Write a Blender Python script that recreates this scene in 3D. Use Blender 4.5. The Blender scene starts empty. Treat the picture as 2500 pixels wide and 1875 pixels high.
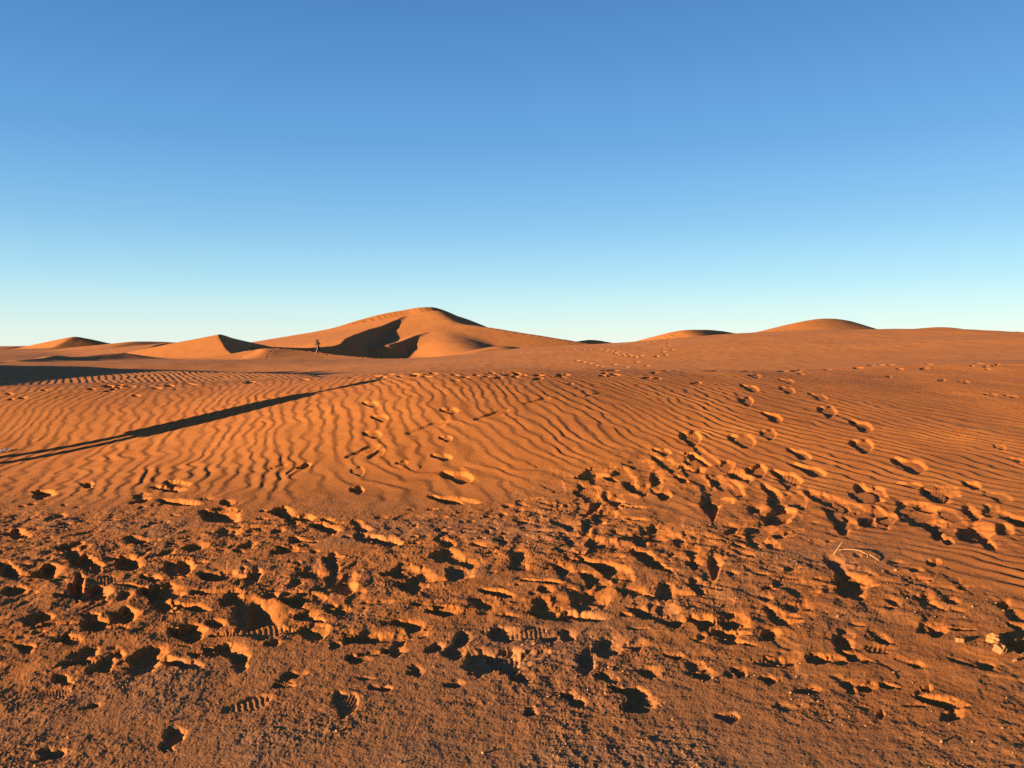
import bpy, math, random
import numpy as np
from mathutils import Vector, Matrix

random.seed(7)
RNG = np.random.default_rng(11)
f32 = np.float32
S = bpy.context.scene
COL = S.collection

# ------------------------------------------------------------------ camera
F = 829.0                                   # focal length in pixels of the 1024 px frame
CAM_H = 1.6
PITCH = math.atan((384 - 345) / F)          # looking slightly down
K = 1024 / 2500.0                           # photograph pixels -> frame pixels

SUN_AZ = math.radians(33)                   # light travels right and away: (cos, sin)
SUN_EL = math.radians(7.2)
LDIR = np.array([math.cos(SUN_AZ), math.sin(SUN_AZ)])


def ray(px, py):
    """unit-depth direction of a frame pixel"""
    x = (px - 512) / F
    u = (384 - py) / F
    y = math.cos(PITCH) + u * math.sin(PITCH)
    z = -math.sin(PITCH) + u * math.cos(PITCH)
    return x / y, z / y                     # x and z per metre of depth


def at(px, py, d):
    a, b = ray(px, py)
    return (a * d, d, CAM_H + b * d)


def sat(sx, sy, d):
    return at(sx * K, sy * K, d)


# ------------------------------------------------------------------ noise
_G = RNG.normal(size=(256, 2)).astype(f32)
_G /= np.linalg.norm(_G, axis=1, keepdims=True)
_P = RNG.permutation(256).astype(np.int32)


def perlin(x, y, seed=0):
    x = np.asarray(x, f32) + f32(seed * 17.31)
    y = np.asarray(y, f32) - f32(seed * 9.77)
    xi = np.floor(x).astype(np.int32)
    yi = np.floor(y).astype(np.int32)
    fx = x - xi
    fy = y - yi
    u = fx * fx * fx * (fx * (fx * 6 - 15) + 10)
    v = fy * fy * fy * (fy * (fy * 6 - 15) + 10)

    def g(dx, dy):
        h = _P[(_P[(xi + dx) & 255] + yi + dy) & 255]
        gr = _G[h]
        return gr[..., 0] * (fx - dx) + gr[..., 1] * (fy - dy)
    a = g(0, 0); b = g(1, 0); c = g(0, 1); d = g(1, 1)
    a = a + u * (b - a)
    c = c + u * (d - c)
    return (a + v * (c - a)) * f32(1.4)


def sstep(a, b, x):
    t = np.clip((x - a) / (b - a), 0, 1)
    return t * t * (3 - 2 * t)


def smax(a, b, k):
    h = np.clip(0.5 + 0.5 * (a - b) / k, 0, 1)
    return b + (a - b) * h + k * h * (1 - h)


# ------------------------------------------------------------------ near dune flank: thin-plate surface through surveyed points
CTRL = []


def cp(px, py, d):
    x, y, z = at(px, py, d)
    CTRL.append((x, y, z))


for px, sh in ((-420, 0), (0, 0)):
    for py, d in ((676, 4.05), (594, 5.5), (532, 7.3), (491, 9.4), (467, 10.95), (430, 12.8), (391, 15.4)):
        cp(px, py, d)
for py, d in ((594, 5.45), (532, 7.4), (491, 9.6), (450, 11.6), (410, 13.3), (391, 14.2), (379, 15.2)):
    cp(215 if py < 430 else 250, py, d) if False else None
for py, d in ((676, 4.0), (594, 5.4), (532, 7.15), (491, 8.9), (450, 10.3), (410, 11.8), (388, 13.1), (377, 14.0)):
    cp(440, py, d)
for py, d in ((676, 4.0), (594, 5.3), (532, 7.0), (491, 8.7), (450, 10.4), (410, 12.5), (389, 14.4), (373, 16.6)):
    cp(720, py, d)
for px in (980, 1420):
    for py, d in ((676, 4.0), (594, 5.3), (532, 6.9), (491, 8.5), (450, 10.6), (410, 13.5), (389, 16.0), (373, 19.0), (362, 21.5)):
        cp(px, py, d)
for ang in (-50, -30, -10, 10, 30, 50):
    CTRL.append((3.0 * math.sin(math.radians(ang)), 3.0 * math.cos(math.radians(ang)), 0.0))
for ang in (-90, -140, 180, 140, 90):
    CTRL.append((6.0 * math.sin(math.radians(ang)), 6.0 * math.cos(math.radians(ang)), 0.0))
# beyond the near crest
for x_, d_, z_ in ((-20, 21, .30), (-24, 27, -.12), (-12, 20.5, .5), (-14, 26, .05), (-15, 33, -.05),
                   (-4, 20, .75), (-5, 26, .33), (-6, 33, .08), (3, 21, .88), (4, 27, .45), (5, 33, .15),
                   (12, 25, 1.08), (15, 30, .72), (18, 36, .35), (26, 26, 1.1), (28, 33, .7)):
    CTRL.append((x_, d_, z_))
for x_, d_, z_ in ((-30, 42, -.15), (-15, 42, 0), (0, 42, .05), (15, 44, .1), (32, 44, .2), (-35, 25, -.25), (-30, 10, -.2), (30, 8, 0)):
    CTRL.append((x_, d_, z_))
CT = np.array(CTRL)


def tps_fit(P):
    n = len(P)
    r2 = ((P[:, None, :2] - P[None, :, :2]) ** 2).sum(-1)
    Km = 0.5 * r2 * np.log(r2 + 1e-12)
    Km += np.eye(n) * 0.6
    A = np.zeros((n + 3, n + 3))
    A[:n, :n] = Km
    A[:n, n] = 1; A[:n, n + 1:] = P[:, :2]
    A[n, :n] = 1; A[n + 1:, :n] = P[:, :2].T
    b = np.zeros(n + 3); b[:n] = P[:, 2]
    return np.linalg.solve(A, b)


CW = tps_fit(CT)


def tps(x, y):
    z = CW[-3] + CW[-2] * x + CW[-1] * y
    for (cx, cy, _), w in zip(CT, CW[:-3]):
        r2 = (x - cx) ** 2 + (y - cy) ** 2 + 1e-9
        z = z + (0.5 * w) * r2 * np.log(r2)
    return z


# ------------------------------------------------------------------ dunes as crest lines with a windward and a lee slope
def poly_dist(x, y, pts):
    """distance to a crest polyline, side (-1 left .. 1 right of travel) and crest height, softly blended between segments"""
    n = len(pts) - 1
    best = np.full(x.shape, 1e9, f32)
    for pas in (0, 1):
        if pas:
            W = np.full(x.shape, 1e-12, f32); zc = np.zeros(x.shape, f32); side = np.zeros(x.shape, f32)
        for i in range(n):
            ax, ay, az = pts[i]
            bx, by, bz = pts[i + 1]
            dx, dy = bx - ax, by - ay
            L2 = dx * dx + dy * dy
            t = np.clip(((x - ax) * dx + (y - ay) * dy) / L2, 0, 1)
            qx = x - (ax + t * dx)
            qy = y - (ay + t * dy)
            d = np.sqrt(qx * qx + qy * qy)
            if not pas:
                best = np.minimum(best, d)
            else:
                sn = (dy * qx - dx * qy) / (math.sqrt(L2) * (d + 1e-4))
                w = np.exp(-14 * (d - best) / (best + .05))
                W += w
                zc += w * (az + t * (bz - az))
                side += w * np.clip(sn * 1.6, -1, 1)
    return best, side / W, zc / W, None


def catmull(pts, n=6):
    out = []
    P = [pts[0]] + list(pts) + [pts[-1]]
    for i in range(1, len(P) - 2):
        p0, p1, p2, p3 = [np.array(q, float) for q in P[i - 1:i + 3]]
        for k in range(n):
            t = k / n
            out.append(tuple(0.5 * ((2 * p1) + (p2 - p0) * t + (2 * p0 - 5 * p1 + 4 * p2 - p3) * t * t + (3 * p1 - p0 - 3 * p2 + p3) * t ** 3)))
    out.append(tuple(pts[-1]))
    return out


def ridge(x, y, pts, left, right, rnd=0.0, flare=0.0):
    """left/right: (slope, curvature length) on either side of travel along the crest"""
    d, s, zc, par = poly_dist(x, y, pts)
    dd = np.sqrt(d * d + rnd * rnd) - rnd if rnd > 0 else d

    def prof(p):
        sl, cl = p[:2]
        if len(p) > 2:                        # rounded shoulder that steepens downhill
            return sl * dd + p[2] * dd * dd
        # slope eases off towards the foot
        return sl * dd if not cl else sl * cl * (1 - np.exp(-dd / cl))
    wr = .5 + .5 * s
    drop = prof(right) * wr + prof(left) * (1 - wr)
    return zc - drop


DUNES = []      # (points, left, right, round, blend)


def dune(name, spts, left, right, rnd=0.3, k=0.5, smooth=True, world=False):
    pts = spts if world else [sat(*p) for p in spts]
    if smooth and len(pts) > 2:
        pts = catmull(pts)
    DUNES.append((pts, left, right, rnd, k))


exec_dunes = True
# long dune on the right, its crest walked along
dune('right', [(3000, 830, 50), (2700, 814, 60), (2500, 811, 66), (2330, 804.5, 72), (2120, 803, 78), (1960, 807, 84), (1800, 816, 92), (1650, 829, 100),
               (1500, 838, 108), (1330, 847, 117), (1190, 868, 126)], (.072, 0), (.22, 0), 3.0, 1.0)
# ridge the walker stands on
dune('walker', [(360, 892, 108), (460, 880, 111), (530, 869, 113.5), (570, 862.5, 115), (600, 857, 116), (630, 852.5, 117), (663, 850, 117), (700, 851.5, 116.5), (742, 856, 115.5), (777, 860, 114),
                (840, 868, 110), (900, 873, 106), (1000, 881, 100), (1100, 888, 94)],
     (.34, 0), (.055, 0), .25, .3)
# small mound in the middle
dune('mound', [(1140, 866, 150), (1190, 852, 156), (1222, 845, 160), (1260, 848, 168), (1330, 862, 180)], (.16, 0), (.30, 0), 1.5, .8)
# left dune with a dark slip face
dune('left', [(566, 864, 138), (552, 852, 142), (543, 838, 147), (534, 816.5, 156), (566, 825, 166), (600, 833, 177), (660, 846, 196)],
     (.20, 0), (.56, 0), .15, .4)
dune('left_back', [(255, 856, 196), (275, 848, 206), (330, 834, 222), (440, 837, 240), (500, 846, 256)], (.10, 0), (.15, 0), 1.5, .6)
dune('far_left', [(60, 858, 300), (115, 853, 312), (150, 838, 322), (182, 822, 335), (215, 833, 350), (258, 846, 370)], (.20, 0), (.21, 0), .7, 1.0)
dune('far_left_edge', [(-60, 858, 330), (0, 851, 340), (40, 846.5, 350), (90, 852, 365)], (.17, 0), (.3, 0), 1.5, 1.0)
dune('horn', [(40, 880, 92), (108, 873, 100), (135, 868.5, 106), (170, 872, 112), (230, 868, 120), (300, 862, 128)], (.2, 0), (.16, 0), .3, .3)
# main dune: skyline ridge over the peak
dune('main_sky', [(560, 862, 236), (670, 845, 252), (760, 818, 262), (900, 775, 278), (985, 757, 286), (1055, 750, 292), (1110, 770, 312), (1180, 797, 336), (1240, 822, 356)],
     (.30, 0), (.47, 0), .9, .8)
# its lower arm with the big shaded slip face
dune('main_arm', [(620, 846, 164), (663, 846.6, 168), (742, 849, 176), (800, 846, 184), (828, 840, 190), (842, 828, 197), (856, 821, 205), (876, 813.5, 217), (905, 803, 233), (930, 796, 243), (950, 788, 251), (970, 779.5, 259), (986, 772.5, 266)],
     (.13, 0), (.56, 0), .15, .5)
# broad spur running from the peak towards the viewer, and the right flank
dune('main_front', [(1061, 766, 273), (1067, 778, 263), (1080, 798, 246), (1104, 826, 216), (1140, 850, 194), (1180, 864, 180)], (.17, 0, .010), (.20, 0, .014), 4.0, 1.2)
dune('main_right', [(1064, 759, 272), (1076, 768, 264), (1092, 779, 257), (1112, 787, 250), (1142, 793, 245), (1182, 798, 240), (1300, 816.5, 232), (1390, 831, 228), (1470, 845, 226), (1560, 862, 226)],
     (.24, 0, .004), (.17, 0), 2.0, .8)
# small arm between the two shadows
dune('main_spur', [(948, 842, 202), (980, 832.5, 212), (1012, 820, 224), (1040, 811, 231)], (.24, 0), (.50, 0), .4, .4)
dune('left_fold', [(240, 866, 138), (290, 862.5, 148), (330, 857, 162), (362, 849, 180), (392, 840, 204), (430, 837, 232)], (.10, 0), (.45, 0), .3, .4)
# dunes behind, right half
dune('low_dark', [(1370, 842, 330), (1420, 833, 340), (1450, 830, 352), (1500, 838, 380)], (.12, 0), (.5, 0), .4, 1.0)
dune('mid_right', [(1570, 838, 250), (1640, 812, 256), (1690, 805, 262), (1760, 808, 285), (1830, 822, 310)], (.17, 0), (.42, 0), 1.5, 1.5)
dune('right_peak', [(1850, 818, 180), (1930, 795, 186), (1985, 781, 192), (2035, 778, 200), (2070, 786, 214), (2130, 806, 232)], (.2, 0), (.36, 0), 2.0, 1.5)
dune('right_far', [(2230, 808, 170), (2290, 798.5, 174), (2350, 808, 184)], (.12, 0), (.2, 0), 3.0, 1.0)
# rippled rise at the left, and the tall dune outside the frame that shades its back
dune('rippled', [at(-60, 362, 56), at(20, 365.5, 53), at(82, 367, 50), at(120, 369, 48), at(164, 370.9, 46), at(205, 372.2, 45), at(250, 373, 44), at(300, 374, 43)],
     (.20, 0), (.045, 0), .5, .3, world=True)
dune('outside_left', [(-36, 22, .7), (-37.5, 25, 2.5), (-40, 29, 2.6), (-46, 34, 5.0), (-54, 49, 4.3), (-64, 62, 2.8), (-75, 75, 2.9), (-104, 105, 2.6)], (.16, 0), (.5, 0), .5, .8, world=True)


def floor_z(x, y):
    return (perlin(x / 46, y / 46, 3) * .35 - .25
            - .9 * np.exp(-(((x + 26) / 16) ** 2 + ((y - 62) / 13) ** 2))
            - 2.4 * np.exp(-(((x + 22) / 40) ** 2 + ((y - 168) / 36) ** 2))).astype(f32)


def H(x, y):
    """smooth terrain height"""
    x = np.asarray(x, f32); y = np.asarray(y, f32)
    r = np.hypot(x, y)
    z = np.empty(x.shape, f32)
    near = r < 47
    far = r > 30
    zf = floor_z(x, y)
    if far.any():
        q = zf[far]
        xf, yf = x[far], y[far]
        for pts, l, rr, rnd, k in DUNES:
            q = smax(ridge(xf, yf, pts, l, rr, rnd), q, k)
        # endless low dunes towards the horizon
        big = perlin(xf / 210, yf / 150, 8) * 4.5 + perlin(xf / 90, yf / 70, 9) * 1.6
        q = q + sstep(420, 800, r[far]) * (big - 4.0)
        q = q + sstep(36, 70, r[far]) * (.07 * perlin(xf / 7, yf / 7, 10) + .022 * perlin(xf / 2.1, yf / 2.1, 11))
        zf[far] = q
    z[:] = zf
    if near.any():
        zn = tps(x[near].astype(np.float64), y[near].astype(np.float64)).astype(f32)
        w = sstep(32, 46, r[near])
        z[near] = zn * (1 - w) + zf[near] * w
    return z


def h1(x, y):
    return float(H(np.array([x], f32), np.array([y], f32))[0])


def ground_hit(px, py, lo=1.5, hi=60.0):
    a, b = ray(px, py)
    d = np.exp(np.linspace(math.log(lo), math.log(hi), 800 if hi < 30 else 1600)).astype(f32)
    z = H(a * d, d)
    below = np.nonzero(CAM_H + b * d < z)[0]
    if len(below) == 0:
        return None
    i = below[0]
    if i > 0:                                   # refine between the two samples
        g0 = CAM_H + b * d[i - 1] - z[i - 1]
        g1 = z[i] - CAM_H - b * d[i]
        t = g0 / max(g0 + g1, 1e-9)
        dd = float(d[i - 1] + t * (d[i] - d[i - 1]))
        return (float(a * dd), dd, float(z[i - 1] + t * (z[i] - z[i - 1])))
    return (a * d[i], float(d[i]), float(z[i]))


# ------------------------------------------------------------------ polar sheet
def radii():
    out = [2.55]
    while out[-1] < 24.0:
        r = out[-1]
        out.append(r + min(max(r * r / 1327 * .85, .0048), .0215))
    near_n = len(out)
    while out[-1] < 40: out.append(out[-1] + .085)
    while out[-1] < 58: out.append(out[-1] + .11)
    while out[-1] < 132: out.append(out[-1] + .2)
    while out[-1] < 235: out.append(out[-1] * 1.0036)
    while out[-1] < 300: out.append(out[-1] * 1.0018)
    while out[-1] < 420: out.append(out[-1] * 1.0036)
    while out[-1] < 3600: out.append(out[-1] * 1.022)
    return np.array(out), near_n


RAD, NN = radii()
fine = np.radians(np.arange(-36.5, 36.5001, .058))
outer = []
st, a_ = .2, math.degrees(fine[-1])
while a_ < 179:
    a_ += st
    st = min(st * 1.18, 6)
    outer.append(min(a_, 180.0))
outer = np.radians(np.array(outer))
ANG = np.concatenate([-outer[::-1], fine, outer])
ANG = ANG[(ANG > -math.pi + 1e-4)]
NA = len(ANG)
R2, A2 = np.meshgrid(RAD.astype(f32), ANG.astype(f32), indexing='ij')
X = R2 * np.sin(A2)
Y = R2 * np.cos(A2)
Zb = H(X, Y)
Z = Zb.copy()

# --- near detail -----------------------------------------------------------
Xn, Yn = X[:NN], Y[:NN]
rn = R2[:NN]
w1 = perlin(Xn * .55, Yn * .55, 21)
w2 = perlin(Xn * 1.7, Yn * 1.7, 22)

# where the hard trampled crust gives way to clean rippled sand (distance from the camera differs across the picture)
EDGE = []
for sx, sy in ((-500, 1215), (0, 1215), (300, 1225), (700, 1245), (1000, 1238), (1300, 1222), (1450, 1215)):
    p = ground_hit(sx * K, sy * K); EDGE.append(p)
for sx, sy in ((1600, 1240), (1800, 1270), (2000, 1310), (2200, 1360), (2350, 1430), (2500, 1490), (2900, 1560)):
    p = ground_hit(sx * K, sy * K); EDGE.append(p)
ex = np.array([math.atan2(p[0], p[1]) for p in EDGE])
er = np.array([math.hypot(p[0], p[1]) for p in EDGE])
o = np.argsort(ex)
edge_r = np.interp(A2[:NN], ex[o], er[o]).astype(f32) + w1 * .45 + w2 * .25
crust = 1 - sstep(-.9, 1.1, rn - edge_r)                       # 1 = crust
flatbare = 1 - sstep(3.9, 4.9, rn + w1 * .5)                  # barely trodden strip nearest the camera

# churned sand, right of centre
churn = np.zeros_like(rn)
for sx, sy, rx, ry in ((1620, 1140, 1.0, 1.3), (1750, 1180, 1.3, 1.3), (1880, 1240, 1.3, 1.2), (1500, 1170, .9, 1.0), (2060, 1230, 1.0, 1.0), (2300, 1270, 1.1, .8), (2480, 1310, 1.0, .8), (1480, 1300, .8, .9), (1650, 1330, .9, .8)):
    p = ground_hit(sx * K, sy * K)
    churn = np.maximum(churn, np.exp(-(((Xn - p[0]) / rx) ** 2 + ((Yn - p[1]) / ry) ** 2) * 1.6))
churn = churn.astype(f32)

# wind ripples
wild = .85 + .35 * sstep(.5, -3.5, Xn) * sstep(14, 11, rn)
wx = Xn + .065 * wild * w2 + .055 * wild * perlin(Xn * 3.3, Yn * 2.4, 23) + .14 * w1 + .09 * wild * np.abs(perlin(Xn * 1.6, Yn * 2.2, 27))
wy = Yn - 13 + .25 * w1
gx = np.interp(Xn, (-6, -2.5, -1.2, .5, 4, 9), (.28, .22, .30, .46, .42, .38)).astype(f32) + .06 * perlin(Xn * .2, Yn * .2, 29)
wx = np.where(Xn > 0, wx - .030 * np.clip(Xn, 0, 8) ** 2, wx)          # wider spacing higher up the slope on the right
P = wx + gx * wy
lam = .19
ph = P / lam + .14 * perlin(Xn * 5.5, Yn * 3.5, 24) + 1.1 * perlin(Xn * .4, Yn * .4, 30)
# forks where two crests run into one
for i in range(64):
    fx_, fy_ = RNG.uniform(-7.5, 9), RNG.uniform(8.8, 20)
    ph = ph + (1 if i % 2 else -1) * np.arctan2((Yn - fy_) * .6, Xn - fx_).astype(f32) / (2 * math.pi)
fr = ph - np.floor(ph)
stoss = .60
prof = np.where(fr < stoss, sstep(0, 1, fr / stoss) * .45 + .55 * fr / stoss, 1 - sstep(0, 1, (fr - stoss) / (1 - stoss)))
amp = .0080 * np.clip(1 + .65 * perlin(Xn * .9, Yn * .7, 25) + .4 * perlin(Xn * 3.1, Yn * 2.3, 28), .4, 1.6)
amp *= (1 - .4 * sstep(12.5, 16.5, rn)) * (1 + .45 * sstep(.5, 4, Xn)) * (1 - .97 * crust ** .7) * (1 - .75 * churn)
Z[:NN] += (amp * (prof - .5)).astype(f32)
# little transverse ripples riding on them
sec = perlin(P * 4.0, (Yn - .6 * Xn) * 9.0, 26)
Z[:NN] += (amp * .22 * sec).astype(f32)
# soft undulation of the flank
Z[:NN] += (.018 * w1 * (1 - crust) * sstep(8, 11, rn)).astype(f32)

# crust: lumps, crumbs and grit at several scales
n3 = perlin(Xn * 3.1, Yn * 3.1, 31)
n4 = perlin(Xn * 7.3, Yn * 7.3, 32)
n5 = perlin(Xn * 17, Yn * 17, 33)
n6 = perlin(Xn * 38, Yn * 38, 34)
n7 = perlin(Xn * 82, Yn * 82, 35)
patch = sstep(-.25, .45, perlin(Xn * 1.25, Yn * 1.25, 36) + .45 * n3)
troub = crust * (1 - .55 * flatbare)
Z[:NN] += (crust * (.0035 * w2 + troub * (.0065 * n3 + .0062 * n4 * (.5 + patch))
           + (.0019 + .0015 * patch) * n5 + .0013 * n6 * (.75 + .45 * patch))).astype(f32)
Z[:NN] += (crust * .0012 * n7 * sstep(10, 6, rn) * (.8 + .4 * patch)).astype(f32)
Z[:NN] += (crust * np.clip(.0007 * rn / 4, .0005, .0014) * RNG.normal(0, 1, rn.shape) * (.6 + .4 * patch)).astype(f32)
# old, half filled treading: ragged merged hollows
wq = .05 * n3
old = perlin((Xn + wq) * 4.2, (Yn - wq) * 2.9, 37) + .28 * n4 + .22 * n5
old2 = perlin((Xn - wq) * 7.5, (Yn + wq) * 5.5, 38) + .3 * n5 + .15 * n6
zone = np.clip(crust * (1 - .9 * flatbare) * (.45 + .8 * perlin(Xn * .8, Yn * .8, 39)) + .5 * churn, 0, 1)
Z[:NN] -= (zone * (.013 * sstep(.10, .30, old) + .006 * sstep(.12, .28, old2))).astype(f32)
# sharp crumbs standing out of it
crumb = np.maximum(0, n6 + .35 * n7 - .42)
Z[:NN] += (crust * patch * .005 * crumb).astype(f32)
Z[:NN] += (churn * (1 - .4 * crust) * (.014 * n3 + .009 * n4 + .002 * n5)).astype(f32)

CR = np.zeros_like(Z)
CR[:NN] = np.clip(crust * (.55 + .45 * perlin(Xn * 1.4, Yn * 1.4, 41) + .35 * n4 + .15 * n5), 0, 1) * (1 - .6 * churn)


SILT = (crust * np.clip(.5 * (1 - sstep(3.3, 5.0, rn + .6 * w1)) + .4 * sstep(.1, .5, perlin(Xn * .7, Yn * .9, 43) + .3 * n3), 0, .9)).astype(f32)


# --- prints ------------------------------------------------------------------
def window(cx, cy, rad):
    r0 = math.hypot(cx, cy)
    a0 = math.atan2(cx, cy)
    i0, i1 = np.searchsorted(RAD, (r0 - rad, r0 + rad))
    j0, j1 = np.searchsorted(ANG, (a0 - rad / r0, a0 + rad / r0))
    return slice(int(i0), int(i1)), slice(int(j0), int(j1))


def press(c, M, depth, rim=.3, seed=0, boot=False, tread=0.0, ragged=.16, tilt=0.0, slump=1.0, keep=.45, wall=.76):
    """sink a print: c ground centre, M maps the unit disk to metres on the ground"""
    ext = 2.1 * max(np.linalg.norm(M[:, 0]), np.linalg.norm(M[:, 1]))
    si, sj = window(c[0], c[1], ext)
    if si.stop - si.start < 2 or sj.stop - sj.start < 2:
        return
    x = X[si, sj] - c[0]
    y = Y[si, sj] - c[1]
    Mi = np.linalg.inv(M)
    u = Mi[0, 0] * x + Mi[0, 1] * y
    v = Mi[1, 0] * x + Mi[1, 1] * y
    if boot:
        wd = .78 + .24 * np.cos((u - .45) * 3.6)
        v = v / np.clip(wd, .5, 1.1)
        v = v - .12 * np.cos(u * 2.2)
    sc = ext / 2.1
    rr = np.sqrt(u * u + v * v)
    X_, Y_ = X[si, sj], Y[si, sj]
    nz = perlin(X_ * 1.1 / sc, Y_ * 1.1 / sc, seed % 37) + .6 * perlin(X_ * 3 / sc, Y_ * 3 / sc, seed % 41) + .5 * perlin(X_ * 7 / sc, Y_ * 7 / sc, seed % 43)
    rr = rr * (1 + ragged * nz)
    q = np.clip((x * LDIR[0] + y * LDIR[1]) / (np.hypot(x, y) + 1e-5), -1, 1)      # 1 on the wall that faces the sun
    sl = slump * np.clip(q + .25 * nz, 0, 1) * np.clip(1 + .8 * nz, .1, 2)
    m = 1 - sstep(np.clip(wall - .40 * sl, .1, .9), 1.02 + .46 * sl, rr)
    base = Zb[si, sj]
    floor = base - depth * ((.82 + .18 * np.clip(1 - rr, 0, 1) if wall < .8 else 1.0) + .25 * tilt * u) + .06 * depth * nz
    if tread:
        floor = floor + tread * np.sign(np.sin(u * math.pi * 9 + .5 * np.sin(v * 5))) * (np.abs(v) < .9)
    z = Z[si, sj]
    z = z * (1 - m) + (floor + keep * np.clip(z - base, -.012, .012)) * m
    rimv = rim * depth * np.exp(-((rr - 1.28) / .26) ** 2) * np.clip(.55 + 1.1 * nz, 0, 1.6) * (.35 + .65 * np.clip(q, 0, 1))
    Z[si, sj] = z + rimv
    if si.start < NN:
        CR[si, sj] *= .12 + .88 * sstep(1.0, 2.0, rr - .25 * q + .5 * nz)


def img_matrix(sx, sy, w, h, ang):
    """a print's ellipse as it is seen in the photograph, laid on the ground"""
    px, py = sx * K, sy * K
    c = ground_hit(px, py, 1.5, 26)
    if c is None:
        return None
    g = 3.0
    cx = ground_hit(px + g, py, 1.5, 26); cy = ground_hit(px, py + g, 1.5, 26)
    if cx is None or cy is None:
        return None
    ux = np.array([(cx[0] - c[0]) / g, (cx[1] - c[1]) / g])
    uy = np.array([(cy[0] - c[0]) / g, (cy[1] - c[1]) / g])
    t = math.radians(ang)
    a = (ux * math.cos(t) + uy * math.sin(t)) * w * K / 2
    b = (-ux * math.sin(t) + uy * math.cos(t)) * h * K / 2
    return c, np.stack([a, b], 1)


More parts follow.
